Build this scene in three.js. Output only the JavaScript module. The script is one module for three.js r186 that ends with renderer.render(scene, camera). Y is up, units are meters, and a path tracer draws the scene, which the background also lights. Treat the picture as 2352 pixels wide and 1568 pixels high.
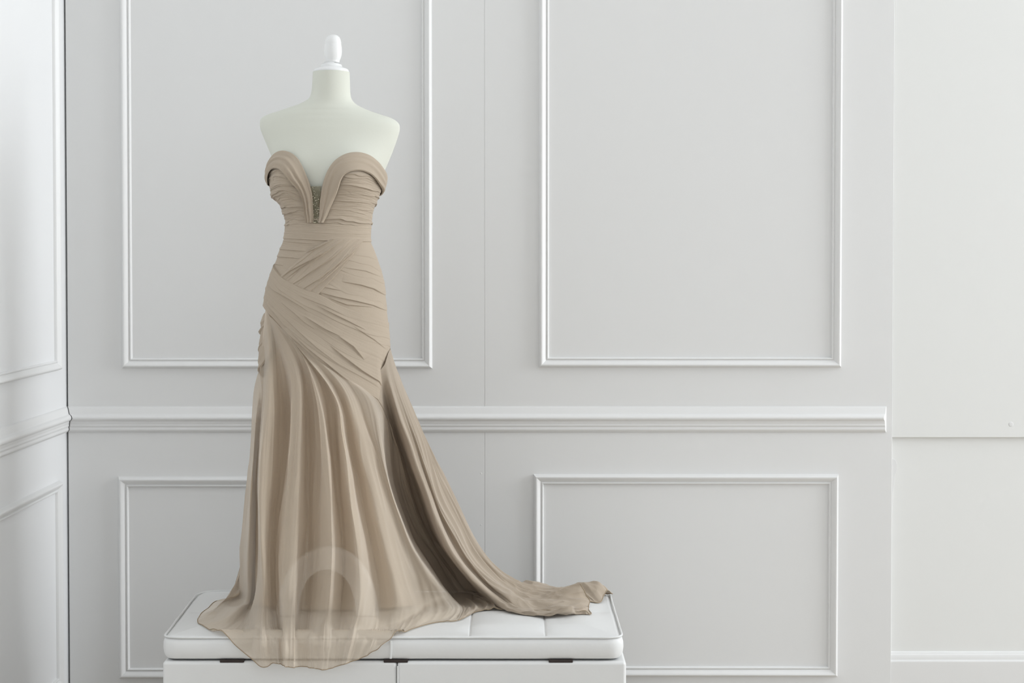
import * as THREE from 'three';
import { RoundedBoxGeometry } from 'three/addons/geometries/RoundedBoxGeometry.js';
import { ImprovedNoise } from 'three/addons/math/ImprovedNoise.js';
import { RectAreaLightUniformsLib } from 'three/addons/lights/RectAreaLightUniformsLib.js';
import { mergeGeometries, mergeVertices } from 'three/addons/utils/BufferGeometryUtils.js';

// ---------------------------------------------------------------- camera
const W = 2352, H = 1568, F = 3300, CX = 1176, CY = 672, EYE_Y = 1.37, EYE_Z = 4.26, PITCH = 1.25 * Math.PI / 180;
const scene = new THREE.Scene();
const camera = new THREE.PerspectiveCamera(2 * Math.atan(H / 2 / F) * 180 / Math.PI, W / H, 0.05, 60);
camera.position.set(0, EYE_Y, EYE_Z);
camera.rotation.x = -PITCH;
camera.setViewOffset(W, H, W / 2 - CX, H / 2 - CY, W, H);

const renderer = new THREE.WebGLRenderer({ antialias: true });
renderer.toneMapping = THREE.LinearToneMapping;
renderer.toneMappingExposure = 0.388;
renderer.shadowMap.enabled = true;

// ---------------------------------------------------------------- daylight: overcast sky through the windows on the right and behind the camera
scene.background = new THREE.Color(0.86, 0.93, 1.0);
RectAreaLightUniformsLib.init();
const ROOM = { left: -1.324, right: 7.0, front: 10.0, top: 6.4 };
const WINDOWS = [ // wall, centre along the wall, width, sill, head, radiance of the overcast sky seen through it
  { wall: 'right', at: 1.35, w: 2.5, y0: 0.8, y1: 5.0, power: 26 },
  { wall: 'right', at: 5.9, w: 5.0, y0: 1.4, y1: 6.2, power: 2.2 },
  { wall: 'front', at: 4.2, w: 4.4, y0: 0.6, y1: 6.0, power: 2.2 },
];
for (const k of WINDOWS) {
  const l = new THREE.RectAreaLight(new THREE.Color(0.93, 0.965, 1.0), k.power, k.w, k.y1 - k.y0);
  l.name = 'window_daylight';
  const y = (k.y0 + k.y1) / 2;
  if (k.wall === 'right') { l.position.set(ROOM.right - 0.01, y, k.at); l.lookAt(ROOM.right - 5, y, k.at); }
  else { l.position.set(k.at, y, ROOM.front - 0.01); l.lookAt(k.at, y, ROOM.front - 5); }
  scene.add(l);
}

// ---------------------------------------------------------------- helpers
const noise = new ImprovedNoise();
const N3 = (x, y, z) => noise.noise(x, y, z);
let seed = 7;
const rnd = () => { seed = (seed * 1664525 + 1013904223) >>> 0; return seed / 4294967296; };
const clamp = (x, a, b) => Math.min(b, Math.max(a, x));
const smooth = (a, b, x) => { // also falls when a > b
  const t = clamp((x - a) / (b - a), 0, 1); return t * t * (3 - 2 * t); };
const lerp = (a, b, t) => a + (b - a) * t;
const V = (x, y, z) => new THREE.Vector3(x, y, z);
const cp = Math.cos(PITCH), sp = Math.sin(PITCH);
// measured point of the photograph at a known distance z from the panelled wall
function U(px, py, z) {
  const a = (px - CX) / F, b = (CY - py) / F;
  const dx = a, dy = b * cp - sp, dz = -b * sp - cp;
  const t = (z - EYE_Z) / dz;
  return V(dx * t, EYE_Y + dy * t, z);
}
function atHeight(px, py, y) {
  const a = (px - CX) / F, b = (CY - py) / F;
  const dx = a, dy = b * cp - sp, dz = -b * sp - cp;
  const t = (y - EYE_Y) / dy;
  return V(dx * t, y, EYE_Z + dz * t);
}
const taken = new Map();
function numbered(name) { const n = taken.get(name) ?? 0; taken.set(name, n + 1); return n ? name + '_' + String(n).padStart(3, '0') : name; }
function shade(o) { o.castShadow = o.receiveShadow = true; return o; }
function mesh(name, geo, mat, parent = scene) {
  const m = shade(new THREE.Mesh(geo, mat)); m.name = parent === scene ? numbered(name) : name; parent.add(m); return m;
}
function group(name, pos = V(0, 0, 0)) { const g = new THREE.Group(); g.name = numbered(name); g.position.copy(pos); scene.add(g); return g; }
function tag(o, label, category, extra = {}) { Object.assign(o.userData, { label, category, ...extra }); return o; }
function struct(o, label, category) { Object.assign(o.userData, { kind: 'structure', label, category }); return o; }
// a grid of points fn(i/nu, j/nv) -> Vector3, uv in metres
function gridGeo(nu, nv, fn, flip = false, closed = false) {
  const pos = new Float32Array((nu + 1) * (nv + 1) * 3), uv = new Float32Array((nu + 1) * (nv + 1) * 2), idx = [];
  let k = 0;
  for (let j = 0; j <= nv; j++) for (let i = 0; i <= nu; i++, k++) { const p = fn(i / nu, j / nv); pos[k * 3] = p.x; pos[k * 3 + 1] = p.y; pos[k * 3 + 2] = p.z; }
  const d = (a, b) => Math.hypot(pos[a * 3] - pos[b * 3], pos[a * 3 + 1] - pos[b * 3 + 1], pos[a * 3 + 2] - pos[b * 3 + 2]);
  const mid = Math.floor(nv / 2) * (nu + 1), midi = Math.floor(nu / 2);
  let su = 0; const us = [0]; for (let i = 1; i <= nu; i++) us.push(su += d(mid + i, mid + i - 1));
  let sv = 0; const vs = [0]; for (let j = 1; j <= nv; j++) vs.push(sv += d(j * (nu + 1) + midi, (j - 1) * (nu + 1) + midi));
  k = 0;
  for (let j = 0; j <= nv; j++) for (let i = 0; i <= nu; i++, k++) { uv[k * 2] = us[i]; uv[k * 2 + 1] = vs[j]; }
  for (let j = 0; j < nv; j++) for (let i = 0; i < nu; i++) {
    const a = j * (nu + 1) + i, b = a + 1, c = a + nu + 1, e = c + 1;
    if (flip) idx.push(a, b, c, b, e, c); else idx.push(a, c, b, b, c, e);
  }
  const g = new THREE.BufferGeometry();
  g.setAttribute('position', new THREE.BufferAttribute(pos, 3)); g.setAttribute('uv', new THREE.BufferAttribute(uv, 2)); g.setIndex(idx);
  g.computeVertexNormals();
  if (closed) { const n = g.attributes.normal; for (let j = 0; j <= nv; j++) { const a = j * (nu + 1), b = a + nu; const x = n.getX(a) + n.getX(b), y = n.getY(a) + n.getY(b), z = n.getZ(a) + n.getZ(b), l = Math.hypot(x, y, z) || 1; n.setXYZ(a, x / l, y / l, z / l); n.setXYZ(b, x / l, y / l, z / l); } }
  return g;
}
function table(rows) { // smooth lookup: rows of [key, a, b, ...]
  const xs = rows.map((r) => r[0]);
  return (x) => {
    let i = 0; while (i < xs.length - 2 && x > xs[i + 1]) i++;
    const t = clamp((x - xs[i]) / (xs[i + 1] - xs[i]), 0, 1), r0 = rows[Math.max(0, i - 1)], r1 = rows[i], r2 = rows[i + 1], r3 = rows[Math.min(rows.length - 1, i + 2)];
    return r1.slice(1).map((_, c) => {
      const k = c + 1, h = r2[0] - r1[0];
      const m1 = i > 0 ? (r2[k] - r0[k]) / (r2[0] - r0[0]) * h : r2[k] - r1[k], m2 = i < rows.length - 2 ? (r3[k] - r1[k]) / (r3[0] - r1[0]) * h : r2[k] - r1[k];
      const t2 = t * t, t3 = t2 * t;
      return (2 * t3 - 3 * t2 + 1) * r1[k] + (t3 - 2 * t2 + t) * m1 + (-2 * t3 + 3 * t2) * r2[k] + (t3 - t2) * m2;
    });
  };
}
function noiseTexture(n, fn) {
  const d = new Uint8Array(n * n * 4);
  for (let y = 0; y < n; y++) for (let x = 0; x < n; x++) { const v = clamp(Math.round(fn(x, y, n) * 255), 0, 255), k = (y * n + x) * 4; d[k] = d[k + 1] = d[k + 2] = v; d[k + 3] = 255; }
  const t = new THREE.DataTexture(d, n, n); t.magFilter = THREE.LinearFilter; t.minFilter = THREE.LinearFilter; t.wrapS = t.wrapT = THREE.RepeatWrapping; t.needsUpdate = true; return t;
}
const tileNoise = (x, y, n, f, z) => { // tileable
  const a = x / n, b = y / n, s = (u, v) => N3(u * f, v * f, z);
  return lerp(lerp(s(a, b), s(a - 1, b), a), lerp(s(a, b - 1), s(a - 1, b - 1), a), b);
};

// ---------------------------------------------------------------- materials
const rgb = (r, g, b) => new THREE.Color().setRGB(r, g, b);
const weaveTex = noiseTexture(512, (x, y, n) => 0.5 + 0.2 * Math.sin(x / n * Math.PI * 2 * 128) * Math.sin(y / n * Math.PI * 2 * 128) + 0.45 * tileNoise(x, y, n, 30, 9.1) * (0.6 + tileNoise(x, y, n, 7, 2.2)));
weaveTex.repeat.set(8, 8);
const leatherTex = noiseTexture(512, (x, y, n) => 0.5 + 0.3 * Math.abs(tileNoise(x, y, n, 60, 3.3)) + 0.3 * tileNoise(x, y, n, 20, 8.8));
leatherTex.repeat.set(6, 6);
const M = {
  wall: new THREE.MeshPhysicalMaterial({ color: rgb(0.80, 0.80, 0.795), roughness: 0.5 }),
  trim: new THREE.MeshPhysicalMaterial({ color: rgb(0.82, 0.82, 0.815), roughness: 0.38 }),
  plainWall: new THREE.MeshPhysicalMaterial({ color: rgb(0.84, 0.845, 0.83), roughness: 0.6 }),
  sideWall: new THREE.MeshPhysicalMaterial({ color: rgb(0.86, 0.865, 0.87), roughness: 0.4 }),  // same paint as the back wall, made paler: extra light put into the colour
  ceiling: new THREE.MeshStandardMaterial({ color: rgb(0.85, 0.85, 0.84), roughness: 0.9 }),
  floor: new THREE.MeshStandardMaterial({ color: rgb(0.52, 0.46, 0.39), roughness: 0.5 }),
  leather: new THREE.MeshPhysicalMaterial({ color: rgb(0.80, 0.805, 0.80), roughness: 0.42, bumpMap: leatherTex, bumpScale: 0.00025 }),
  pad: new THREE.MeshStandardMaterial({ color: rgb(0.035, 0.025, 0.022), roughness: 0.8 }),
  jersey: new THREE.MeshPhysicalMaterial({ color: rgb(0.70, 0.71, 0.635), roughness: 0.85, sheen: 0.3, sheenRoughness: 0.6, sheenColor: rgb(1, 1, 0.95), bumpMap: weaveTex, bumpScale: 0.0002 }),
  lacquer: new THREE.MeshPhysicalMaterial({ color: rgb(0.86, 0.865, 0.86), roughness: 0.3 }),
  chiffon: new THREE.MeshPhysicalMaterial({ color: rgb(0.455, 0.378, 0.295), roughness: 0.85, sheen: 0.35, sheenRoughness: 0.55, sheenColor: rgb(0.9, 0.85, 0.8), bumpMap: weaveTex, bumpScale: 0.0005, side: THREE.DoubleSide }),
  sheer: new THREE.MeshPhysicalMaterial({ color: rgb(0.79, 0.68, 0.55), roughness: 0.9, transmission: 0.3, thickness: 0, opacity: 0.69, transparent: true, bumpMap: weaveTex, bumpScale: 0.0006, side: THREE.DoubleSide }),
  train: new THREE.MeshPhysicalMaterial({ color: rgb(0.50, 0.415, 0.325), roughness: 0.9, transmission: 0.18, thickness: 0, opacity: 0.95, transparent: true, bumpMap: weaveTex, bumpScale: 0.0006, side: THREE.DoubleSide }),
  lining: new THREE.MeshStandardMaterial({ color: rgb(0.47, 0.38, 0.285), roughness: 0.9, side: THREE.DoubleSide }),
  hem: new THREE.MeshStandardMaterial({ color: rgb(0.36, 0.28, 0.19), roughness: 0.9 }),
  beadNet: new THREE.MeshPhysicalMaterial({ color: rgb(0.20, 0.18, 0.11), roughness: 0.5, opacity: 0.68, transparent: true, side: THREE.DoubleSide }),
  bead: new THREE.MeshPhysicalMaterial({ color: rgb(0.62, 0.58, 0.45), roughness: 0.12, metalness: 0.6 }),
};

// ---------------------------------------------------------------- room shell
const wx = (px, py = 900) => U(px, py, 0).x, wy = (py, px = 1176) => U(px, py, 0).y;
const box = (x0, x1, y0, y1, z0, z1) => { const g = new THREE.BoxGeometry(x1 - x0, y1 - y0, z1 - z0); g.translate((x0 + x1) / 2, (y0 + y1) / 2, (z0 + z1) / 2); return g; };
const uvBox = (x0, x1, y0, y1, z0, z1) => { // uv in metres
  const g = box(x0, x1, y0, y1, z0, z1), p = g.attributes.position, n = g.attributes.normal, u = g.attributes.uv;
  for (let i = 0; i < p.count; i++) { const ax = Math.abs(n.getX(i)), ay = Math.abs(n.getY(i)); if (ax > 0.5) u.setXY(i, p.getZ(i), p.getY(i)); else if (ay > 0.5) u.setXY(i, p.getX(i), p.getZ(i)); else u.setXY(i, p.getX(i), p.getY(i)); }
  return g;
};
const XL = ROOM.left, XSEAM = wx(1113, 900), XEND = wx(2050, 900);
const GAP = 0.005;
const floor = mesh('floor', uvBox(XL - 0.2, ROOM.right + 0.2, -0.1, 0, -0.2, ROOM.front + 0.2), M.floor); struct(floor, 'warm brown wooden floor under the white bench', 'floor');
const ceiling = mesh('ceiling', uvBox(XL - 0.2, ROOM.right + 0.2, ROOM.top, ROOM.top + 0.1, -0.2, ROOM.front + 0.2), M.ceiling); struct(ceiling, 'plain white ceiling above the panelled walls', 'ceiling');
const wallBack = group('wall_back'); struct(wallBack, 'white panelled wall behind the gown and bench', 'wall');
mesh('backing', uvBox(XL - 0.2, ROOM.right + 0.2, 0, ROOM.top, -0.15, -0.10), M.plainWall, wallBack);
function board(x0, x1, y0, y1, z0, z1, mat, name = 'wall_board', r = 0.0012) {
  const g = new RoundedBoxGeometry(x1 - x0, y1 - y0, z1 - z0, 2, r); g.translate((x0 + x1) / 2, (y0 + y1) / 2, (z0 + z1) / 2);
  const p = g.attributes.position, u = g.attributes.uv; for (let i = 0; i < p.count; i++) u.setXY(i, p.getX(i), p.getY(i));
  return mesh(name, g, mat, wallBack);
}
board(XL + GAP, XSEAM - 0.0006, 0, ROOM.top, -0.03, 0, M.wall);
board(XSEAM + 0.0006, XEND, 0, ROOM.top, -0.03, 0.0004, M.wall);
mesh('seam_filler', uvBox(XSEAM - 0.002, XSEAM + 0.002, 0, ROOM.top, -0.03, -0.0008), M.wall, wallBack);
// plain stretch right of the panelling: lower plaster, upper board that ends in a lip
const yLip = U(2200, 1004, -0.006).y;
board(XEND - 0.01, ROOM.right, 0, yLip + 0.02, -0.03, -0.016, M.plainWall, 'wall_board');
board(XEND + 0.0008, ROOM.right, yLip, ROOM.top, -0.03, -0.0035, M.plainWall, 'wall_board', 0.0015);
{ // old paint daubs beside the panelling and a filled nail hole
  const s = new THREE.Shape(); const q = (px, py) => { const p = U(px, py, -0.016); return [p.x, p.y]; };
  [[2047, 1052], [2056, 1056], [2060, 1066], [2059, 1080], [2055, 1092], [2054, 1108], [2051, 1130], [2049, 1170], [2047, 1200]].forEach(([a, b], i) => i ? s.lineTo(...q(a, b)) : s.moveTo(...q(a, b)));
  const g = new THREE.ExtrudeGeometry(s, { depth: 0.0012, bevelEnabled: true, bevelSize: 0.0006, bevelThickness: 0.0006, bevelSegments: 2 }); g.translate(0, 0, -0.016);
  mesh('paint_daub', g, M.wall, wallBack).userData.label = 'grey white paint daub smeared past the panelling edge';
  const c = U(2322, 974, -0.0035), d = new THREE.SphereGeometry(0.0075, 16, 12); d.scale(1, 1, 0.12); d.translate(c.x, c.y, c.z);
  mesh('filled_nail_hole', d, M.wall, wallBack);
  for (const [a, b] of [[1105, 1087], [1119, 1087], [1105, 1205], [1119, 1205], [1117, 302], [2036, 1126]]) { const e = new THREE.SphereGeometry(0.003, 10, 8), h = U(a, b, 0); e.scale(1, 1, 0.2); e.translate(h.x, h.y, 0); mesh('filled_nail_hole', e, M.wall, wallBack); }
}
const wallLeft = group('wall_left'); struct(wallLeft, 'white panelled side wall meeting the back wall at a dark gap', 'wall');
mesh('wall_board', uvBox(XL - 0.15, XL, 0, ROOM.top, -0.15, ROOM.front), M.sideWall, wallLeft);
// right and front walls with window openings
let windowCount = 0;
function wallWithWindows(name, side, label) {
  const g = group(name); struct(g, label, 'wall');
  const specs = WINDOWS.filter((k) => k.wall === side), right = side === 'right', t = 0.15;
  const a0 = right ? -0.15 : XL - 0.15, a1 = right ? ROOM.front + 0.15 : ROOM.right + 0.15;
  const put = (u0, u1, y0, y1) => mesh('wall_board', right ? uvBox(ROOM.right, ROOM.right + t, y0, y1, u0, u1) : uvBox(u0, u1, y0, y1, ROOM.front, ROOM.front + t), M.plainWall, g);
  let u = a0;
  for (const k of specs) {
    const w0 = k.at - k.w / 2, w1 = k.at + k.w / 2;
    put(u, w0, 0, ROOM.top); put(w0, w1, 0, k.y0); put(w0, w1, k.y1, ROOM.top); u = w1;
    const f = group('window_' + (++windowCount)); struct(f, ['white framed tall window in the right wall next to the plain stretch', 'white framed wide window in the right wall', 'white framed window in the wall facing the gown'][windowCount - 1], 'window');
    const bar = (p0, p1, y0, y1) => mesh('window_frame', right ? box(ROOM.right + 0.05, ROOM.right + 0.1, y0, y1, p0, p1) : box(p0, p1, y0, y1, ROOM.front + 0.05, ROOM.front + 0.1), M.trim, f);
    bar(w0, w1, k.y0, k.y0 + 0.05); bar(w0, w1, k.y1 - 0.05, k.y1); bar(w0, w0 + 0.05, k.y0, k.y1); bar(w1 - 0.05, w1, k.y0, k.y1); bar(k.at - 0.02, k.at + 0.02, k.y0, k.y1);
  }
  put(u, a1, 0, ROOM.top);
}
wallWithWindows('wall_right', 'right', 'plain white wall with the windows that light the gown');
wallWithWindows('wall_front', 'front', 'plain white wall facing the gown');

// ---------------------------------------------------------------- mouldings: profiles are [across, out]
const PROFILE = [[0, 0], [0.0012, 0.003], [0.0030, 0.009], [0.0050, 0.0135], [0.0070, 0.0155], [0.0095, 0.0158], [0.0130, 0.0142], [0.0170, 0.0108], [0.0205, 0.0076], [0.0225, 0.0062], [0.0232, 0.0052], [0.0240, 0.0062], [0.0255, 0.0082], [0.0272, 0.0088], [0.0288, 0.0078], [0.0300, 0.0050], [0.0308, 0.002], [0.031, 0]];
const RAIL = [[0, 0], [0.0005, 0.0035], [0.006, 0.0055], [0.013, 0.0080], [0.020, 0.0100], [0.0225, 0.0110], [0.0235, 0.0145], [0.027, 0.0190], [0.031, 0.0212], [0.035, 0.0212], [0.039, 0.0185], [0.0415, 0.0140], [0.0425, 0.0128], [0.046, 0.0126], [0.049, 0.0118], [0.0505, 0.0108], [0.0525, 0.0112], [0.056, 0.0115], [0.0585, 0.0105], [0.0600, 0.0085], [0.0640, 0.0100], [0.0680, 0.0102], [0.0715, 0.0085], [0.0730, 0.0055], [0.0755, 0.0050], [0.0765, 0.003], [0.077, 0]];
// one bar: for each profile point two ends; corners() gives the end points
function barGeo(profile, ends) {
  const pos = [], uv = [], idx = [];
  profile.forEach(([w, h], i) => { const [a, b] = ends(w, h); pos.push(a.x, a.y, a.z, b.x, b.y, b.z); uv.push(0, w, a.distanceTo(b), w); if (i) { const k = i * 2; idx.push(k - 2, k - 1, k, k - 1, k + 1, k); } });
  const g = new THREE.BufferGeometry(); g.setAttribute('position', new THREE.Float32BufferAttribute(pos, 3)); g.setAttribute('uv', new THREE.Float32BufferAttribute(uv, 2)); g.setIndex(idx); g.computeVertexNormals();
  const n = g.attributes.normal, a = V(pos[0], pos[1], pos[2]); // outward check
  return g;
}
let trimCount = 0;
function panelFrame(u0, u1, y0, y1, place, label, profile = PROFILE) {
  const t = group('trim_' + (++trimCount)); struct(t, label, 'moulding');
  const c = (w) => [[u0 + w, y0 + w], [u1 - w, y0 + w], [u1 - w, y1 - w], [u0 + w, y1 - w]];
  for (let k = 0; k < 4; k++) mesh('moulding', barGeo(profile, (w, h) => { const q = c(w), a = q[k], b = q[(k + 1) % 4]; return [place(a[0], a[1], h), place(b[0], b[1], h)]; }), M.trim, t);
  return t;
}
M.trim.side = THREE.DoubleSide;
const onBack = (u, y, h) => V(u, y, h), onLeft = (u, y, h) => V(XL + h, y, u);
const ytop = 2.6;
panelFrame(wx(281, 845), wx(993, 845), wy(846), ytop, onBack, 'tall rectangular moulding frame on the wall behind the mannequin');
panelFrame(wx(1237, 845), wx(1932, 845), wy(844), ytop, onBack, 'tall rectangular moulding frame on the wall right of the board seam');
panelFrame(wx(272, 1094), wx(985, 1094), wy(1557), wy(1094), onBack, 'low rectangular moulding frame on the wall behind the skirt');
panelFrame(wx(1225, 1087), wx(1926, 1087), wy(1553), wy(1088), onBack, 'low rectangular moulding frame on the wall right of the bench');
const zL = 0.078;
panelFrame(zL, 1.05, wy(846), ytop, onLeft, 'tall moulding frame on the side wall above its rail');
panelFrame(zL, 1.05, wy(1557), wy(1094), onLeft, 'low moulding frame on the side wall below its rail');
{
  const y0 = wy(933), xe = U(2036, 960, 0).x;
  const t = group('trim_' + (++trimCount)); struct(t, 'stepped chair rail across the back wall with a cut right end', 'moulding');
  mesh('rail', barGeo(RAIL, (w, h) => [V(XL + GAP * 0.5 + h, y0 - w, h), V(xe - h * 0.62, y0 - w, h)]), M.trim, t);
  // cut end: closes the profile
  const pos = [], idx = []; RAIL.forEach(([w, h], i) => { pos.push(xe - h * 0.62, y0 - w, h, xe, y0 - w, 0); if (i) { const k = i * 2; idx.push(k - 2, k - 1, k, k - 1, k + 1, k); } });
  const g = new THREE.BufferGeometry(); g.setAttribute('position', new THREE.Float32BufferAttribute(pos, 3)); g.setAttribute('uv', new THREE.Float32BufferAttribute(pos.filter((_, i) => i % 3 < 2), 2)); g.setIndex(idx); g.computeVertexNormals(); mesh('cut_end', g, M.trim, t);
  const l = group('trim_' + (++trimCount)); struct(l, 'stepped chair rail running along the side wall', 'moulding');
  mesh('rail', barGeo(RAIL, (w, h) => [V(XL + h, y0 - w, h), V(XL + h, y0 - w, ROOM.front)]), M.trim, l);
}
{ // skirting at the foot of the plain stretch and of the panelling
  const yb = U(2200, 1495, -0.016).y;
  const prof = [[0, 0], [0.001, 0.003], [0.004, 0.0045], [0.0055, 0.0045], [0.0065, 0.006], [0.010, 0.0085], [0.020, 0.0095], [0.0235, 0.0095], [0.0245, 0.012], [0.026, 0.0135], [0.030, 0.014], [yb, 0.014]];
  const b = group('baseboard_back'); struct(b, 'moulded white baseboard at the foot of the plain wall', 'baseboard');
  mesh('moulding', barGeo(prof, (w, h) => [V(XEND + 0.0005, yb - w, -0.016 + h), V(ROOM.right, yb - w, -0.016 + h)]), M.trim, b);
}

// ---------------------------------------------------------------- bench
const BT = 0.47, BF = 0.835, BB = 0.345; // top, front and back of the lid
const BXL = U(376, 1466, BF).x, BXR = U(1429, 1466, BF).x, LID = 0.052;
const COLS = 6, BXC = (BXL + BXR) / 2;
function benchTop(x, z) {
  const u = clamp((x - BXL) / (BXR - BXL), 0, 1), v = clamp((z - BB) / (BF - BB), 0, 1);
  const cu = u * COLS, cv = v * 2, du = Math.abs(cu - Math.round(cu)) * (BXR - BXL) / COLS, dv = Math.abs(cv - Math.round(cv)) * (BF - BB) / 2;
  const edge = Math.min(u * (BXR - BXL), (1 - u) * (BXR - BXL), v * (BF - BB), (1 - v) * (BF - BB));
  const puff = (d) => 1 - Math.exp(-d / 0.018);
  const inner = Math.round(cu) > 0 && Math.round(cu) < COLS ? puff(du) : 1, innerV = Math.round(cv) === 1 ? puff(dv * 0.8) : 1;
  return BT + 0.010 * smooth(0, 0.10, edge) - 0.0055 * (1 - inner * innerV) * smooth(0.0, 0.05, edge) - 0.004 * (1 - smooth(0, 0.012, edge)) - 0.0018 * smooth(0.006, 0.02, edge) * (Math.round(cu) > 0 && Math.round(cu) < COLS ? Math.exp(-((du / 0.0022) ** 2)) : 0);
}
const bench = group('storage_bench', V(BXC, 0, (BF + BB) / 2));
tag(bench, 'white leather tufted storage bench with piped lid carrying the gown', 'bench');
const bo = bench.position;
const benchPart = (name, g, mat, parent = bench) => { g.translate(-bo.x, -bo.y, -bo.z); return mesh(name, g, mat, parent); };
const skewX = (x, z) => { const b = smooth(BF, BB, z) , l = clamp((BXC - x) / (BXC - BXL), 0, 1); return x - 0.02 * l * (BF - z) / (BF - BB); };
function roundedMap(a, b, r) { // a, b in metres from the centre of the lid, corners rounded by r
  const hx = (BXR - BXL) / 2, hz = (BF - BB) / 2, ax = Math.abs(a), bz = Math.abs(b);
  if (ax > hx - r && bz > hz - r) {
    const p = (ax - hx + r) / r, q = (bz - hz + r) / r;
    a = Math.sign(a) * (hx - r + r * p * Math.sqrt(1 - q * q / 2)); b = Math.sign(b) * (hz - r + r * q * Math.sqrt(1 - p * p / 2));
  }
  return [a, b];
}
const CR = (b) => b < 0 ? 0.065 : 0.028; // back corners rounder than front ones
{
  const hx = (BXR - BXL) / 2, hz = (BF - BB) / 2;
  const top = gridGeo(720, 280, (s, t) => {
    const a0 = (s * 2 - 1) * hx, b0 = (t * 2 - 1) * hz, [a, b] = roundedMap(a0, b0, CR(b0));
    const y = benchTop(BXC + a0, (BF + BB) / 2 + b0) + 0.0012 * N3(a0 * 9, b0 * 9, 2.1);
    const x = BXC + a, z = (BF + BB) / 2 + b;
    return V(skewX(x, z), y, z);
  });
  const lid = benchPart('lid', top, M.leather);
  // sides of the lid follow the outline
  const outline = [];
  const NO = 420;
  for (let i = 0; i < NO; i++) { // perimeter of the square grid mapped onto the rounded outline
    const p = i / NO * 4, e = Math.floor(p), f = p - e;
    const [ua, ub] = e === 0 ? [lerp(-1, 1, f), 1] : e === 1 ? [1, lerp(1, -1, f)] : e === 2 ? [lerp(1, -1, f), -1] : [-1, lerp(-1, 1, f)];
    const [a, b] = roundedMap(ua * hx, ub * hz, CR(ub * hz)); outline.push(V(skewX(BXC + a, (BF + BB) / 2 + b), 0, (BF + BB) / 2 + b));
  }
  const cen = V(BXC, 0, (BF + BB) / 2);
  const nrm = outline.map((p, i) => { const d = outline[(i + 1) % NO].clone().sub(outline[(i + NO - 1) % NO]); return V(-d.z, 0, d.x).normalize(); }).map((n, i) => n.dot(outline[i].clone().sub(cen)) < 0 ? n.negate() : n);
  const sidePts = [[0.0, -0.004], [-0.002, -0.001], [-0.006, 0.002], [-0.014, 0.0045], [-0.026, 0.005], [-0.038, 0.0035], [-0.046, 0.0005], [-0.050, -0.003], [-0.052, -0.010]];
  const wave = (x, z) => 0.0012 * N3(x * 14, z * 14, 5);
  const side = gridGeo(NO, sidePts.length - 1, (s, t) => { const i = Math.round(s * NO) % NO, [dy, o] = sidePts[Math.round(t * (sidePts.length - 1))], p = outline[i], n = nrm[i], w = wave(p.x, p.z); return V(p.x + n.x * (o + w), BT - 0.003 + dy, p.z + n.z * (o + w)); }, true, true);
  benchPart('lid_side', side, M.leather);
  const curve = new THREE.CatmullRomCurve3(outline.filter((_, i) => i % 3 === 0).map((p, i) => { const n = nrm[i * 3], w = wave(p.x, p.z); return V(p.x + n.x * (0.0008 + w), BT - 0.001 + 0.0012 * N3(p.x * 11, p.z * 11, 1), p.z + n.z * (0.0008 + w)); }), true);
  benchPart('piping', new THREE.TubeGeometry(curve, 420, 0.0028, 8, true), M.leather);
  const yb = BT - 0.003 - LID;
  // upright seam in the middle of the lid's front
  const xs = U(898, 1490, BF).x;
  benchPart('lid_seam', (() => { const g = new RoundedBoxGeometry(0.006, LID - 0.008, 0.004, 2, 0.0018); g.translate(xs, BT - 0.003 - LID / 2, BF + 0.0052); return g; })(), M.leather);
  // box below
  const bxl = U(375, 1530, BF).x - 0.001, bxr = U(1438, 1530, BF).x, gap = 0.0035;
  const xb = U(912, 1540, BF).x;
  for (const [x0, x1] of [[bxl, xb - 0.0007], [xb + 0.0007, bxr]]) benchPart('box_panel', (() => { const g = new RoundedBoxGeometry(x1 - x0, yb - gap - 0.03, BF - BB + 0.004, 5, 0.008); g.translate((x0 + x1) / 2, (yb - gap + 0.03) / 2, (BF + BB) / 2 + 0.002); const p = g.attributes.position, u = g.attributes.uv; for (let i = 0; i < p.count; i++) u.setXY(i, p.getX(i), p.getY(i)); return g; })(), M.leather);
  benchPart('box_seam', (() => { const g = new RoundedBoxGeometry(0.004, yb - gap - 0.05, 0.004, 2, 0.0018); g.translate(xb + 0.002, (yb - gap + 0.03) / 2, BF + 0.0035); return g; })(), M.leather);
  for (const px of [533, 909, 1288]) { const g = new RoundedBoxGeometry(0.058, 0.007, 0.05, 2, 0.002); g.translate(U(px, 1517, BF).x, yb - gap / 2 - 0.001, BF - 0.0215); benchPart('rubber_pad', g, M.pad).userData.label = 'dark pad between lid and box'; }
  for (const [sx, sz] of [[-1, -1], [1, -1], [-1, 1], [1, 1]]) { const g = new THREE.CylinderGeometry(0.02, 0.016, 0.03, 20); g.translate(BXC + sx * (hx - 0.06), 0.015, (BF + BB) / 2 + sz * (hz - 0.06)); benchPart('foot', g, M.pad); }
}

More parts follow.
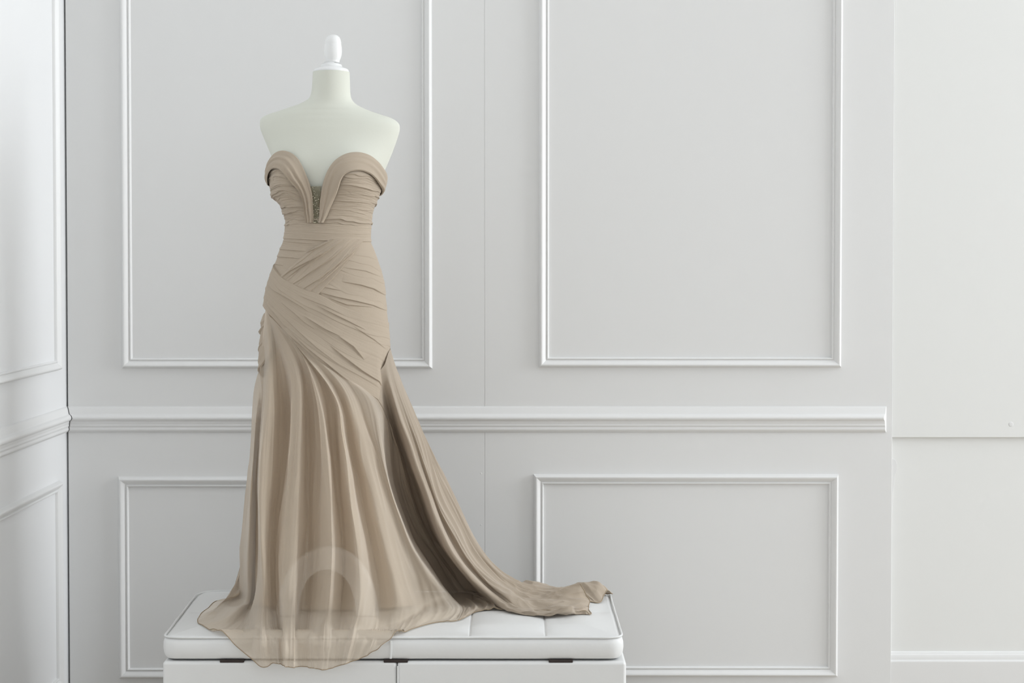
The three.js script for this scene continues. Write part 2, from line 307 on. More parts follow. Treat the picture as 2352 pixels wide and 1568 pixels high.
// ---------------------------------------------------------------- body shape shared by mannequin and gown: [py, left, right, front depth, back depth]
const ZC = 0.55;
const FORM = table([
  [166, 719, 803, 0.047, 0.047], [200, 717, 804, 0.048, 0.048], [218, 714, 805, 0.049, 0.049], [228, 708, 808, 0.050, 0.051], [236, 695, 814, 0.051, 0.055], [243, 678, 824, 0.053, 0.060], [250, 656, 838, 0.056, 0.064], [257, 635, 856, 0.058, 0.068],
  [264, 614, 877, 0.061, 0.071], [270, 603, 896, 0.063, 0.074], [277, 598, 909, 0.066, 0.076], [286, 597, 917, 0.069, 0.078], [298, 599, 918, 0.073, 0.081], [314, 605, 914, 0.077, 0.084], [340, 616, 905, 0.084, 0.086], [370, 628, 893, 0.090, 0.087], [400, 634, 880, 0.092, 0.087],
  [440, 640, 866, 0.090, 0.085], [480, 656, 848, 0.082, 0.081], [515, 664, 843, 0.079, 0.078], [550, 660, 842, 0.078, 0.082], [600, 642, 860, 0.082, 0.098], [650, 626, 874, 0.090, 0.110], [700, 620, 880, 0.095, 0.116], [760, 618, 880, 0.092, 0.112], [800, 630, 870, 0.080, 0.100],
]);
const GOWN = table([
  [350, 628, 888, 0.096, 0.092], [385, 620, 887, 0.100, 0.092], [410, 620, 883, 0.101, 0.091], [440, 628, 873, 0.099, 0.089], [460, 637, 865, 0.095, 0.087], [480, 648, 857, 0.091, 0.085], [500, 656, 853, 0.087, 0.083], [520, 658, 850, 0.085, 0.083], [550, 654, 849, 0.085, 0.087],
  [575, 644, 858, 0.087, 0.095], [600, 636, 867, 0.090, 0.102], [630, 626, 876, 0.094, 0.110], [660, 617, 882, 0.098, 0.115], [700, 611, 886, 0.103, 0.120], [740, 606, 889, 0.107, 0.123], [780, 601, 890, 0.110, 0.125], [820, 599, 892, 0.112, 0.126], [860, 598, 894, 0.114, 0.127], [960, 596, 898, 0.118, 0.13],
]);
const bust = (px, py) => 0.034 * (Math.exp(-(((px - 668) / 52) ** 2) - (((py - 405) / 52) ** 2)) + Math.exp(-(((px - 822) / 56) ** 2) - (((py - 405) / 52) ** 2)));
function onForm(shape, th, py, off = 0) {
  const [L, R, bf, bb] = shape(py), c = (L + R) / 2, h = (R - L) / 2 + off * 890, s = Math.sin(th), co = Math.cos(th), px = c + h * s;
  let z = ZC + (co > 0 ? (bf + off) : (bb + off)) * co;
  if (co > 0) z += bust(px, py) * Math.min(1, co * 1.6);
  const p = U(px, py, ZC); p.z = z; return p; // upright form: height and width measured at the axis
}
function toTheta(shape, px, py) { const [L, R] = shape(py), q = (px - (L + R) / 2) / ((R - L) / 2); return Math.abs(q) <= 1 ? Math.asin(q) : Math.sign(q) * (Math.PI / 2 + (Math.abs(q) - 1) * 3); }
function onGown(th, py, off) {
  const e = 0.004, p = onForm(GOWN, th, py, 0);
  const a = onForm(GOWN, th + e, py, 0).sub(p), b = onForm(GOWN, th, py + 0.5, 0).sub(p), n = b.cross(a).normalize();
  if (n.dot(V(Math.sin(th), 0, Math.cos(th))) < 0) n.negate();
  return p.addScaledVector(n, off);
}
const curve2 = (pts) => { // [px, py] points -> smooth curve in (angle, py)
  const q = pts.map(([px, py]) => V(toTheta(GOWN, px, py), py / 100, 0)); const c = new THREE.CatmullRomCurve3(q, false, 'centripetal'); c.arcLengthDivisions = 60;
  return (t) => { const p = c.getPointAt(clamp(t, 0, 1)); return [p.x, p.y * 100]; };
};

// ---------------------------------------------------------------- mannequin
const stage = U(745, 1400, ZC); stage.y = BT + 0.012;
const form = group('dress_form', V(stage.x, BT + 0.012, ZC)); tag(form, 'cream jersey dress form with white turned finial standing on the bench', 'mannequin');
const fo = form.position, formPart = (name, g, mat, parent = form) => { g.translate(-fo.x, -fo.y, -fo.z); return mesh(name, g, mat, parent); };
formPart('torso', gridGeo(120, 320, (s, t) => {
  const py = lerp(166, 800, t), th = (s * 2 - 1) * Math.PI; const k = py > 780 ? 1 - ((py - 780) / 20) ** 2 * 0.9 : 1;
  const p = onForm(FORM, th, py, 0), c = U((FORM(py)[0] + FORM(py)[1]) / 2, py, ZC); return c.lerp(p, k);
}, false, true), M.jersey);
{
  const c = U(761, 160, ZC), lathe = (pts, px, seg = 48) => { const g = new THREE.LatheGeometry(pts.map(([r, y]) => new THREE.Vector2(r, U(px, y, ZC).y)), seg); g.translate(U(px, pts[0][1], ZC).x, 0, ZC); return g; };
  formPart('neck_cap', lathe([[0.0, 170], [0.044, 170], [0.0455, 168], [0.0452, 163], [0.0435, 160], [0.041, 158.5], [0.036, 157], [0.028, 154], [0.0275, 151], [0.0265, 148.5], [0.020, 146], [0.018, 143], [0, 143]], 761), M.lacquer);
  formPart('finial', lathe([[0, 146], [0.018, 146], [0.0165, 142], [0.0175, 138], [0.020, 133], [0.0222, 126], [0.0230, 118], [0.0225, 109], [0.0212, 102], [0.0208, 100], [0.0212, 98], [0.0198, 92], [0.017, 86], [0.0125, 82], [0.006, 80], [0, 79.6]], 765), M.lacquer);
  const pole = new THREE.CylinderGeometry(0.016, 0.018, U(745, 790, ZC).y - BT - 0.12, 24); pole.translate(fo.x, (U(745, 790, ZC).y + BT + 0.12) / 2, ZC); formPart('pole', pole, M.lacquer);
  // arched legs: a pair in front, one behind, tied to the pole by a short bar
  const cx = U(752, 1300, 0.66).x;
  for (const [a, x, z] of [[0, cx, 0.66], [Math.PI, cx, 0.66], [Math.PI / 2, fo.x, ZC]]) {
    const s = new THREE.Shape(); s.moveTo(0, 0.165); s.bezierCurveTo(0.055, 0.165, 0.115, 0.12, 0.125, 0.0); s.lineTo(0.076, 0.0); s.bezierCurveTo(0.072, 0.075, 0.045, 0.115, 0, 0.118); s.closePath();
    const g = new THREE.ExtrudeGeometry(s, { depth: 0.03, bevelEnabled: true, bevelSize: 0.003, bevelThickness: 0.003, bevelSegments: 2, curveSegments: 20 }); g.translate(0, 0, -0.015); g.rotateY(a); g.translate(x, BT + 0.0135, z);
    formPart('stand_leg', g, M.lacquer);
  }
  const bar = new RoundedBoxGeometry(0.03, 0.04, 0.13, 3, 0.004); bar.translate((cx + fo.x) / 2, BT + 0.158, 0.60); formPart('stand_bar', bar, M.lacquer);
}

// ---------------------------------------------------------------- gown
const gown = group('evening_gown', V(fo.x, BT + 0.012, ZC)); tag(gown, 'strapless taupe chiffon evening gown with pleated bodice and long train on the dress form', 'dress');
const gownPart = (name, g, mat, parent = gown) => { g.translate(-fo.x, -fo.y, -fo.z); return mesh(name, g, mat, parent); };
// cloth between two curves; s runs along the pleats (from curve A's start to its end), t from A to B; relief adds height in metres
function cloth(A, B, nu, nv, off, relief, { tuckA = 0.004, tuckB = 0.004, edge = 0.02, flipped = false } = {}) {
  const a = curve2(A), b = curve2(B);
  return gridGeo(nu, nv, (s, t) => {
    const [ta, ya] = a(s), [tb, yb] = b(s), th = lerp(ta, tb, t), py = lerp(ya, yb, t);
    const e = (1 - smooth(0, edge, t)) * tuckA + (1 - smooth(0, edge, 1 - t)) * tuckB;
    return onGown(th, py, off + relief(s, t, th, py) - e);
  }, flipped);
}
// overlapping pleats across t: each rises slowly and drops at its lower edge; they wander, merge and fade along s
function pleats(n, amp, id, { wander = 0.35, fade = 0.6, crease = 0.0006, widths = 0.75, sharp = 0.92, along = 3 } = {}) {
  const bounds = [0]; for (let i = 0; i < n; i++) bounds.push(bounds[i] + 1 + widths * (rnd() * 2 - 1)); const tot = bounds[n]; bounds.forEach((b, i) => bounds[i] = b / tot);
  const strength = bounds.map(() => 0.12 + 0.88 * Math.pow(rnd(), 1.2));
  return (s, t) => {
    const w = t + wander / n * (N3(s * along, t * n * 0.35, id) + 0.4 * N3(s * along * 3, t * n * 0.8, id + 5));
    let i = 0; while (i < n - 1 && w > bounds[i + 1]) i++;
    const f = clamp((w - bounds[i]) / (bounds[i + 1] - bounds[i]), 0, 1);
    const k = strength[i] * lerp(1, clamp(0.5 + 1.5 * N3(s * along * 0.9, i * 3.7, id + 11), 0, 1), fade);
    const up = f < sharp ? Math.pow(f / sharp, 1.15) : 1 - smooth(sharp, 1, f);
    return amp * k * up + crease * N3(s * along * 1.6, t * n * 2.6, id + 20) + crease * 0.6 * N3(s * along * 3.5, t * n * 5.5, id + 31);
  };
}
// single creases where one fold of cloth lies over the next: [[px, py] ...], height (m), width of the lip (px)
function creases(list) {
  const items = list.map(([pts, amp, w = 16]) => { const len = [0]; for (let i = 1; i < pts.length; i++) len.push(len[i - 1] + Math.hypot(pts[i][0] - pts[i - 1][0], pts[i][1] - pts[i - 1][1])); const xs = pts.map((p) => p[0]), ys = pts.map((p) => p[1]); return { pts, amp, w, len, box: [Math.min(...xs) - 4, Math.max(...xs) + 60, Math.min(...ys) - 70, Math.max(...ys) + 60] }; });
  return (th, py) => {
    if (Math.cos(th) < -0.2) return 0;
    const [L, R] = GOWN(py), px = (L + R) / 2 + (R - L) / 2 * Math.sin(th); let h = 0;
    for (const { pts, amp, w, len, box } of items) {
      if (px < box[0] - 60 || px > box[1] || py < box[2] || py > box[3]) continue;
      let best = 1e9, side = 0, at = 0;
      for (let i = 0; i < pts.length - 1; i++) {
        const ax = pts[i][0], ay = pts[i][1], bx = pts[i + 1][0] - ax, by = pts[i + 1][1] - ay, l2 = bx * bx + by * by, k = ((px - ax) * bx + (py - ay) * by) / l2, kc = clamp(k, 0, 1);
        const dx = px - ax - bx * kc, dy = py - ay - by * kc, d = Math.hypot(dx, dy);
        if (d < best) { best = d; side = (bx * dy - by * dx) * Math.sign(bx || 1); at = (k < 0 && i === 0) || (k > 1 && i === pts.length - 2) ? -1 : (len[i] + Math.sqrt(l2) * kc) / len[len.length - 1]; }
      }
      if (at < 0) continue;
      const taper = Math.pow(Math.sin(Math.PI * at), 0.6);
      h += amp * taper * (side < 0 ? Math.exp(-best / w) : 1 - smooth(0, 1.4, best));
    }
    return h;
  };
}
// smooth layer under all the drapery
gownPart('underlayer', gridGeo(160, 240, (s, t) => { const py = lerp(505, 960, t); return onGown((s * 2 - 1) * Math.PI, py, -0.002 - 0.035 * smooth(700, 840, py)); }, false, true), M.lining);

// bodice: sweetheart top edge, ruched across
{
  const topL = [[562, 402], [600, 400], [618, 396], [632, 384], [655, 380], [680, 388], [698, 400]];
  const topR = [[774, 398], [800, 388], [830, 384], [860, 388], [880, 398], [900, 408], [940, 412]];
  const pl = pleats(14, 0.0062, 3.1, { wander: 1.0, fade: 0.75, crease: 0.0016, along: 4 }), pr = pleats(13, 0.0050, 8.4, { wander: 0.9, fade: 0.8, crease: 0.0013, along: 4 });
  const bulge = (th, py) => 0.006 * Math.exp(-(((th + 1.35) / 0.3) ** 2) - (((py - 448) / 14) ** 2)) - 0.004 * Math.exp(-(((th + 1.3) / 0.3) ** 2) - (((py - 472) / 8) ** 2));
  gownPart('bodice_cup', cloth(topL, [[616, 519], [635, 519], [655, 519], [680, 518], [705, 518], [737, 518]], 260, 300, 0.0015, (s, t, th, py) => pl(s, t) + bulge(th, py), { tuckA: 0.002, tuckB: 0 }), M.chiffon);
  gownPart('bodice_cup', cloth(topR, [[728, 518], [760, 518], [800, 520], [830, 521], [851, 522], [872, 522], [892, 522]], 260, 300, 0.0015, (s, t) => pr(1 - s, t), { tuckA: 0.002, tuckB: 0 }), M.chiffon);
  gownPart('bodice_back', gridGeo(120, 80, (s, t) => { const th = Math.PI * (0.52 + s * 0.96), py = lerp(412, 520, t); return onGown(th, py, 0.001 + 0.002 * N3(th * 2, py * 0.12, 2)); }), M.chiffon);
  // folded cuffs over each cup
  const long = (id, n, amp) => (s, t) => { const w = t * n + 0.7 * N3(s * 2.2, t * 2, id); return amp * (0.5 + 0.5 * Math.sin(w * Math.PI * 2)) * smooth(0.12, 0.4, s) * (0.5 + 0.5 * t) + 0.0007 * N3(s * 9, t * 6, id + 3); };
  const cuffLift = (s, t) => 0.0035 * Math.sin(Math.PI * Math.min(1, t * 1.1)) + 0.004 * smooth(0.5, 0.95, t);
  const lc = long(2.2, 3.2, 0.0045), rc = long(6.6, 2.6, 0.0030);
  gownPart('neckline_cuff', cloth(
    [[588, 412], [606, 406], [617, 394], [628, 372], [645, 358], [664, 353], [684, 359], [700, 373], [714, 398], [725, 426], [731, 450], [732, 480], [731, 513]],
    [[600, 436], [614, 428], [626, 420], [634, 402], [648, 394], [662, 397], [674, 408], [686, 423], [698, 437], [706, 452], [711, 472], [713, 492], [716, 513]], 300, 70, 0.0055, (s, t) => cuffLift(s, t) + lc(s, t), { tuckA: 0.0075, tuckB: 0.004, edge: 0.05 }), M.chiffon);
  gownPart('neckline_cuff', cloth(
    [[741, 513], [745, 480], [749, 448], [756, 420], [768, 394], [784, 374], [804, 361], [826, 356], [850, 360], [868, 372], [880, 388], [886, 404], [895, 420], [912, 430]],
    [[754, 513], [764, 492], [778, 462], [790, 437], [798, 418], [806, 407], [818, 401], [836, 399], [852, 404], [862, 413], [869, 424], [874, 436], [882, 446], [900, 452]], 300, 70, 0.0055, (s, t) => cuffLift(s, t) + rc(1 - s, t), { tuckA: 0.0075, tuckB: 0.004, edge: 0.05, flipped: false }), M.chiffon);
  // beaded net in the V
  const net = gownPart('beaded_insert', cloth([[722, 432], [726, 450], [727, 480], [729, 515]], [[752, 432], [749, 450], [745, 480], [744, 515]], 60, 24, 0.004, (s, t) => 0.0006 * N3(s * 30, t * 10, 1), { tuckA: 0.001, tuckB: 0.001 }), M.beadNet);
  net.userData.label = 'olive beaded net panel in the neckline';
  const bg = new THREE.SphereGeometry(0.0011, 8, 6), beads = new THREE.InstancedMesh(bg, M.bead, 150), m4 = new THREE.Matrix4();
  for (let i = 0; i < 150; i++) { const py = 430 + 83 * Math.pow(rnd(), 0.8), hw = lerp(14, 5.5, (py - 430) / 83), px = lerp(738, 735.5, (py - 430) / 83) + (rnd() * 2 - 1) * hw, p = onGown(toTheta(GOWN, px, py), py, 0.0052).sub(fo); const s = 0.5 + rnd() * rnd() * 1.3; m4.makeScale(s, s, s).setPosition(p); beads.setMatrixAt(i, m4); }
  beads.name = 'beads'; beads.userData.kind = 'stuff'; shade(beads); net.add(beads);
}
// waistband
gownPart('waistband', cloth([[614, 512], [634, 512], [655, 512], [700, 511], [740, 513], [790, 516], [830, 517], [853, 517], [872, 517], [894, 517]], [[612, 550], [631, 550], [650, 550], [700, 552], [740, 554], [790, 556], [830, 557], [851, 557], [872, 557], [892, 557]], 320, 90, 0.0035, pleats(5, 0.0034, 14.2, { wander: 0.6, fade: 0.7, along: 3 }), { tuckA: 0.003, tuckB: 0.003, edge: 0.05 }), M.chiffon);
// hip drapery
gownPart('hip_pleats', cloth([[600, 548], [625, 548], [650, 548], [690, 550], [740, 552], [800, 553]], [[575, 610], [600, 609], [628, 608], [640, 622], [652, 636], [662, 642]], 240, 200, 0.001, (() => { const p = pleats(5, 0.0014, 21.3, { wander: 0.3, fade: 0.7, crease: 0.0003 }), c = creases([[[[640, 572], [676, 575], [714, 577]], 0.0034, 10], [[[634, 589], [682, 592], [700, 594]], 0.0034, 10], [[[648, 554], [737, 561]], 0.0028, 8], [[[630, 606], [660, 609]], 0.0025, 8]]); return (s, t, th, py) => p(s, t) + c(th, py); })(), { tuckA: 0, tuckB: 0 }), M.chiffon);
gownPart('side_pleats', cloth([[800, 553], [825, 553], [850, 553], [880, 553], [910, 553]], [[742, 670], [785, 702], [830, 722], [893, 748], [940, 758]], 260, 320, 0.0012, (() => { const p = pleats(6, 0.0016, 31.9, { wander: 0.3, fade: 0.7, crease: 0.0003 }), c = creases([[[[796, 613], [845, 622], [879, 637]], 0.0022], [[[795, 645], [835, 653], [861, 662], [888, 679]], 0.0044, 18], [[[742, 668], [786, 680], [825, 689], [861, 699], [891, 714]], 0.0046, 12], [[[750, 656], [792, 665]], 0.0026, 8], [[[766, 681], [806, 697], [861, 703]], 0.0034, 10], [[[868, 738], [890, 750]], 0.003, 8], [[[820, 585], [850, 590], [868, 598]], 0.0012]]); return (s, t, th, py) => p(s, t) + c(th, py); })(), { tuckA: 0, tuckB: 0 }), M.chiffon);
gownPart('fan_pleats', cloth([[766, 551], [735, 568], [700, 594], [672, 618], [648, 640]], [[838, 551], [822, 580], [803, 606], [776, 640], [744, 676]], 300, 300, 0.0032, (() => { const p = pleats(9, 0.0022, 41.7, { wander: 0.35, fade: 0.5, sharp: 0.84, crease: 0.0003 }), c = creases([[[[722, 574], [690, 590], [655, 606]], 0.0034, 8], [[[766, 556], [733, 573], [690, 592], [662, 612]], 0.0044, 9], [[[794, 553], [763, 576], [725, 599], [680, 622], [656, 638]], 0.0056, 9], [[[770, 574], [733, 598], [704, 614], [668, 640]], 0.0040, 8], [[[813, 554], [772, 593], [733, 620], [702, 642], [680, 654]], 0.0052, 9], [[[835, 553], [814, 581], [786, 605], [745, 640], [706, 664]], 0.0056, 10], [[[824, 576], [790, 609], [753, 644], [720, 670]], 0.0044, 8]]); return (s, t, th, py) => p(s, t) + c(th, py); })(), { tuckA: 0.003, tuckB: 0.005 }), M.chiffon);
gownPart('hip_wrap', cloth(
  [[590, 590], [610, 594], [630, 602], [643, 620], [660, 636], [684, 649], [710, 661], [747, 674], [786, 696], [830, 714], [870, 729], [893, 740], [925, 752], [960, 760]],
  [[575, 690], [596, 698], [614, 706], [632, 722], [652, 741], [672, 760], [700, 784], [740, 818], [780, 848], [820, 877], [850, 898], [885, 925], [915, 945], [950, 960]], 460, 460, 0.0055, (() => {
    const p = pleats(7, 0.0022, 52.2, { wander: 0.6, fade: 0.8, along: 2.4, sharp: 0.9, crease: 0.0004 });
    const c = creases([
      [[[619, 649], [641, 665], [669, 679], [707, 701], [722, 712]], 0.0042], [[[714, 722], [760, 751], [793, 767]], 0.0042], [[[660, 692], [691, 715], [716, 737], [738, 752]], 0.0030, 12], [[[741, 698], [785, 721], [810, 734], [845, 754]], 0.0034],
      [[[624, 695], [654, 724], [672, 749]], 0.0050], [[[680, 755], [722, 793], [760, 824], [804, 862], [841, 893], [870, 914]], 0.0056, 20], [[[788, 766], [819, 790], [841, 821]], 0.0050, 12], [[[772, 788], [810, 821], [835, 843], [872, 871], [889, 890]], 0.0052, 20],
      [[[617, 659], [627, 684], [643, 704]], 0.0034, 10], [[[640, 700], [690, 745], [740, 790], [790, 830]], 0.0024, 14], [[[820, 745], [860, 775], [886, 800]], 0.0024, 14], [[[700, 676], [760, 700], [800, 720]], 0.0018, 10],
    ]);
    return (s, t, th, py) => p(s, t) + c(th, py) + 0.003 * N3(th * 2.5, py * 0.012, 4.4) - 0.010 * smooth(0.95, 1.2, th) * smooth(790, 850, py);
  })(), { tuckA: 0.005, tuckB: 0.006, edge: 0.015 }), M.chiffon);
gownPart('side_drape', cloth([[626, 690], [616, 708], [606, 724], [592, 742], [575, 755]], [[630, 796], [620, 812], [608, 836], [595, 862], [575, 880]], 120, 160, -0.006, (() => { const p = pleats(6, 0.0075, 63.3, { wander: 0.4, fade: 0.2, sharp: 0.8 }); return (s, t) => (p(s, t) + 0.010) * smooth(0.1, 0.5, s); })(), { tuckA: 0.004, tuckB: 0.004 }), M.chiffon);

// skirt: traced folds, each a path from the hip down to the hem; ridge (m) pushes a fold out or in
const B = (px, py, lift = 0.006) => { let p = atHeight(px, py, BT + 0.012 + lift); for (let k = 0; k < 3; k++) p = atHeight(px, py, benchTop(p.x, p.z) + lift); return p; };
const G = [];
// top: body points are taken on the gown; mid: free points; foot: points with known place
function fold(pts, foot, ridge, off = 0.003) { G.push({ pts, foot, ridge: ridge * (ridge < 0 ? 1.9 : 1.6), off }); }
const Z = (px, py, z) => U(px, py, z);
const zF = BF + 0.024;
fold([[597, 845], [584, 891], [579, 958], [574, 1057], [561, 1171], [552, 1267]], [B(545, 1362, 0.012), B(513, 1382, 0.018), B(484, 1406, 0.012), B(455, 1417, 0.01)], 0);
fold([[600, 845], [595, 891], [588, 958], [582, 1057], [575, 1171], [570, 1267]], [B(566, 1372, 0.02), B(545, 1398, 0.022), B(512, 1424, 0.012), B(468, 1438, 0.004)], 0.018);
fold([[604, 850], [602, 891], [600, 958], [592, 1057], [589, 1171], [592, 1267]], [B(589, 1375, 0.008), B(572, 1405, 0.004), B(552, 1436, 0.004), B(524, 1464, 0.004)], -0.012);
fold([[616, 722], [612, 800], [608, 870], [604, 958], [596, 1095], [594, 1200], [597, 1290], [598, 1370]], [B(594, 1430, 0.03), Z(592, 1468, zF), Z(595, 1505, zF + 0.006), Z(598, 1529, zF + 0.006)], 0.022);
fold([[621, 708], [624, 780], [628, 860], [630, 958], [625, 1080], [616, 1180], [610, 1260], [612, 1350]], [B(615, 1432, 0.03), Z(619, 1468, zF), Z(622, 1495, zF + 0.006), Z(628, 1523, zF + 0.006)], 0.018);
fold([[624, 712], [631, 780], [640, 870], [643, 958], [640, 1080], [630, 1180], [626, 1280], [630, 1370]], [B(635, 1438, 0.008), Z(640, 1468, zF - 0.010), Z(642, 1495, zF), Z(645, 1525, zF + 0.002)], -0.02);
fold([[627, 718], [636, 785], [655, 880], [664, 958], [657, 1060], [645, 1150], [637, 1250], [636, 1350]], [B(641, 1438, 0.006), Z(644, 1468, zF - 0.010), Z(646, 1495, zF), Z(649, 1528, zF + 0.001)], -0.016);
fold([[630, 724], [652, 805], [671, 880], [672, 968], [664, 1066], [655, 1171], [646, 1260], [643, 1355]], [B(647, 1432, 0.034), Z(649, 1468, zF + 0.006), Z(650, 1495, zF + 0.026), Z(651, 1530, zF + 0.026)], 0.02);
fold([[636, 728], [674, 818], [689, 872], [690, 968], [686, 1066], [683, 1190], [680, 1298], [678, 1370]], [B(676, 1434, 0.034), Z(676, 1468, zF + 0.006), Z(676, 1500, zF + 0.026), Z(676, 1533, zF + 0.026)], 0.02);
fold([[642, 733], [682, 811], [700, 880], [704, 960], [705, 1066], [706, 1190], [700, 1300], [694, 1380]], [B(690, 1438, 0.014), Z(688, 1468, zF - 0.009), Z(688, 1500, zF), Z(690, 1531, zF + 0.002)], -0.012);
fold([[648, 738], [700, 822], [720, 900], [728, 980], [730, 1080], [726, 1200], [722, 1310], [716, 1390]], [B(712, 1436, 0.02), Z(712, 1468, zF), Z(713, 1500, zF + 0.003), Z(714, 1533, zF + 0.004)], -0.002);
fold([[655, 745], [689, 807], [715, 860], [738, 940], [750, 1030], [757, 1110], [761, 1190], [764, 1270], [758, 1370]], [B(750, 1434, 0.034), Z(748, 1468, zF + 0.004), Z(746, 1500, zF + 0.008), Z(744, 1538, zF + 0.010)], 0.022);
fold([[664, 752], [705, 825], [738, 870], [757, 920], [766, 1018], [776, 1130], [786, 1230], [788, 1320], [784, 1390]], [B(780, 1440, 0.014), Z(778, 1468, zF - 0.009), Z(776, 1496, zF), Z(774, 1530, zF + 0.002)], -0.022);
fold([[675, 762], [720, 840], [755, 885], [778, 930], [787, 990], [797, 1060], [806, 1150], [818, 1240], [826, 1320], [824, 1390]], [B(816, 1438, 0.028), Z(812, 1468, zF + 0.002), Z(806, 1496, zF + 0.004), Z(800, 1522, zF + 0.006)], 0.018);
fold([[690, 776], [745, 855], [775, 900], [792, 950], [802, 1020], [822, 1110], [838, 1190], [855, 1270], [866, 1340], [868, 1395]], [B(862, 1440, 0.006), Z(856, 1468, zF - 0.009), Z(850, 1485, zF), Z(842, 1506, zF + 0.002)], -0.018);
fold([[715, 796], [765, 860], [795, 905], [813, 970], [828, 1040], [848, 1110], [868, 1190], [888, 1265], [906, 1335], [916, 1385]], [B(914, 1425, 0.014), B(905, 1446, 0.01), B(895, 1458, 0.006), Z(880, 1476, zF)], 0.010);
fold([[740, 815], [790, 870], [820, 915], [838, 965], [862, 1037], [880, 1100], [903, 1175], [928, 1255], [955, 1325]], [B(972, 1388, 0.024), B(968, 1415, 0.012), B(956, 1434, 0.004), B(944, 1446, 0.003)], 0.018);
fold([[770, 838], [815, 880], [850, 915], [865, 955], [876, 1020], [895, 1100], [920, 1175], [950, 1252], [988, 1315]], [B(1020, 1372, 0.035), B(1035, 1400, 0.018), B(1022, 1418, 0.005), B(1004, 1428, 0.003)], 0.024);
fold([[800, 858], [840, 893], [868, 925], [884, 965], [893, 1020], [903, 1100], [921, 1170], [950, 1242], [985, 1295]], [B(1030, 1362, 0.016), B(1062, 1392, 0.010), B(1060, 1412, 0.006), B(1052, 1424, 0.003)], -0.008);
fold([[825, 874], [855, 903], [878, 935], [896, 975], [908, 1028], [918, 1102], [937, 1165], [965, 1230], [1000, 1280]], [B(1045, 1358, 0.006), B(1085, 1380, 0.010), B(1095, 1396, 0.010), B(1085, 1408, 0.004)], -0.018);
fold([[856, 880], [876, 925], [890, 960], [906, 1010], [924, 1061], [942, 1133], [967, 1205], [997, 1262]], [B(1070, 1356, 0.006), B(1110, 1374, 0.008), B(1130, 1386, 0.010), B(1128, 1398, 0.005)], -0.004);
fold([[872, 852], [889, 920], [905, 980], [922, 1030], [942, 1090], [962, 1150], [985, 1210], [1018, 1268]], [B(1085, 1350, 0.012), B(1125, 1376, 0.012), B(1155, 1392, 0.008), B(1168, 1400, 0.004)], -0.012);
fold([[882, 835], [898, 894], [917, 961], [939, 1020], [953, 1067], [980, 1139], [1003, 1204], [1032, 1266]], [Z(1080, 1330, 0.595), B(1124, 1374, 0.026), B(1168, 1402, 0.008), B(1232, 1413, 0.004), B(1290, 1413, 0.003), B(1345, 1410, 0.003)], 0.02, 0.006);
fold([[886, 820], [905, 890], [925, 950], [950, 1020], [968, 1075], [995, 1145], [1022, 1210], [1052, 1266]], [Z(1096, 1324, 0.565), Z(1142, 1366, 0.575), B(1192, 1396, 0.012), B(1250, 1403, 0.012), B(1305, 1396, 0.024), B(1352, 1396, 0.008)], 0.012, 0.006);
fold([[889, 808], [912, 880], [938, 950], [962, 1012], [984, 1082], [1004, 1147], [1038, 1210], [1063, 1258]], [Z(1100, 1312, 0.555), Z(1148, 1350, 0.565), Z(1205, 1378, 0.575), Z(1262, 1383, 0.58), Z(1310, 1382, 0.575), B(1352, 1378, 0.012)], 0.013, 0.006);
fold([[891, 803], [918, 870], [950, 945], [978, 1012], [1000, 1075], [1025, 1140], [1058, 1205], [1085, 1258]], [Z(1120, 1302, 0.52), Z(1164, 1342, 0.53), Z(1216, 1366, 0.54), Z(1275, 1360, 0.535), Z(1312, 1346, 0.53), Z(1332, 1340, 0.53)], 0.006, 0.006);
fold([[892, 801], [912, 850], [938, 915], [962, 975], [988, 1035], [1016, 1100], [1048, 1165], [1080, 1230]], [Z(1124, 1293, 0.505), Z(1170, 1332, 0.505), Z(1222, 1357, 0.505), Z(1282, 1366, 0.51), Z(1318, 1369, 0.51), B(1338, 1378, 0.004)], 0.004, 0.006);
fold([[893, 800], [905, 830], [925, 885], [945, 940], [970, 995], [1003, 1060], [1035, 1120], [1065, 1180], [1100, 1245]], [Z(1135, 1291, 0.475), Z(1180, 1328, 0.47), Z(1228, 1348, 0.47), Z(1285, 1349, 0.47), Z(1336, 1352, 0.48), B(1378, 1383, 0.004)], 0.0, 0.005);
fold([[900, 800], [902, 830, 0.53], [922, 885, 0.50], [940, 940, 0.49], [964, 995, 0.47], [996, 1060, 0.46], [1030, 1120, 0.45], [1060, 1180, 0.44], [1095, 1245, 0.43]], [Z(1135, 1300, 0.43), Z(1180, 1336, 0.42), Z(1234, 1332, 0.415), Z(1290, 1350, 0.42), Z(1345, 1337, 0.43), Z(1374, 1338, 0.44), Z(1390, 1356, 0.44)], 0, 0.005);
fold([[925, 800], [908, 850, 0.50], [925, 910, 0.47], [952, 1000, 0.45], [984, 1070, 0.43], [1022, 1140, 0.42], [1066, 1220, 0.40]], [Z(1110, 1300, 0.39), Z(1155, 1347, 0.385), Z(1230, 1360, 0.38), Z(1310, 1362, 0.385), Z(1380, 1365, 0.40)], 0, 0.004);
fold([[945, 800], [850, 900, 0.45], [862, 1000, 0.43], [880, 1100, 0.42], [905, 1200, 0.40]], [Z(935, 1290, 0.385), Z(960, 1345, 0.38), Z(990, 1362, 0.37)], 0, 0.004);
fold([[970, 800], [745, 900, 0.43], [745, 1000, 0.42], [750, 1150, 0.41]], [Z(755, 1290, 0.39), Z(757, 1345, 0.38), Z(760, 1362, 0.37)], 0, 0.004);
fold([[548, 800], [650, 900, 0.44], [638, 1000, 0.43], [620, 1150, 0.42]], [Z(604, 1285, 0.41), Z(594, 1345, 0.40), Z(575, 1364, 0.40)], 0, 0.004);
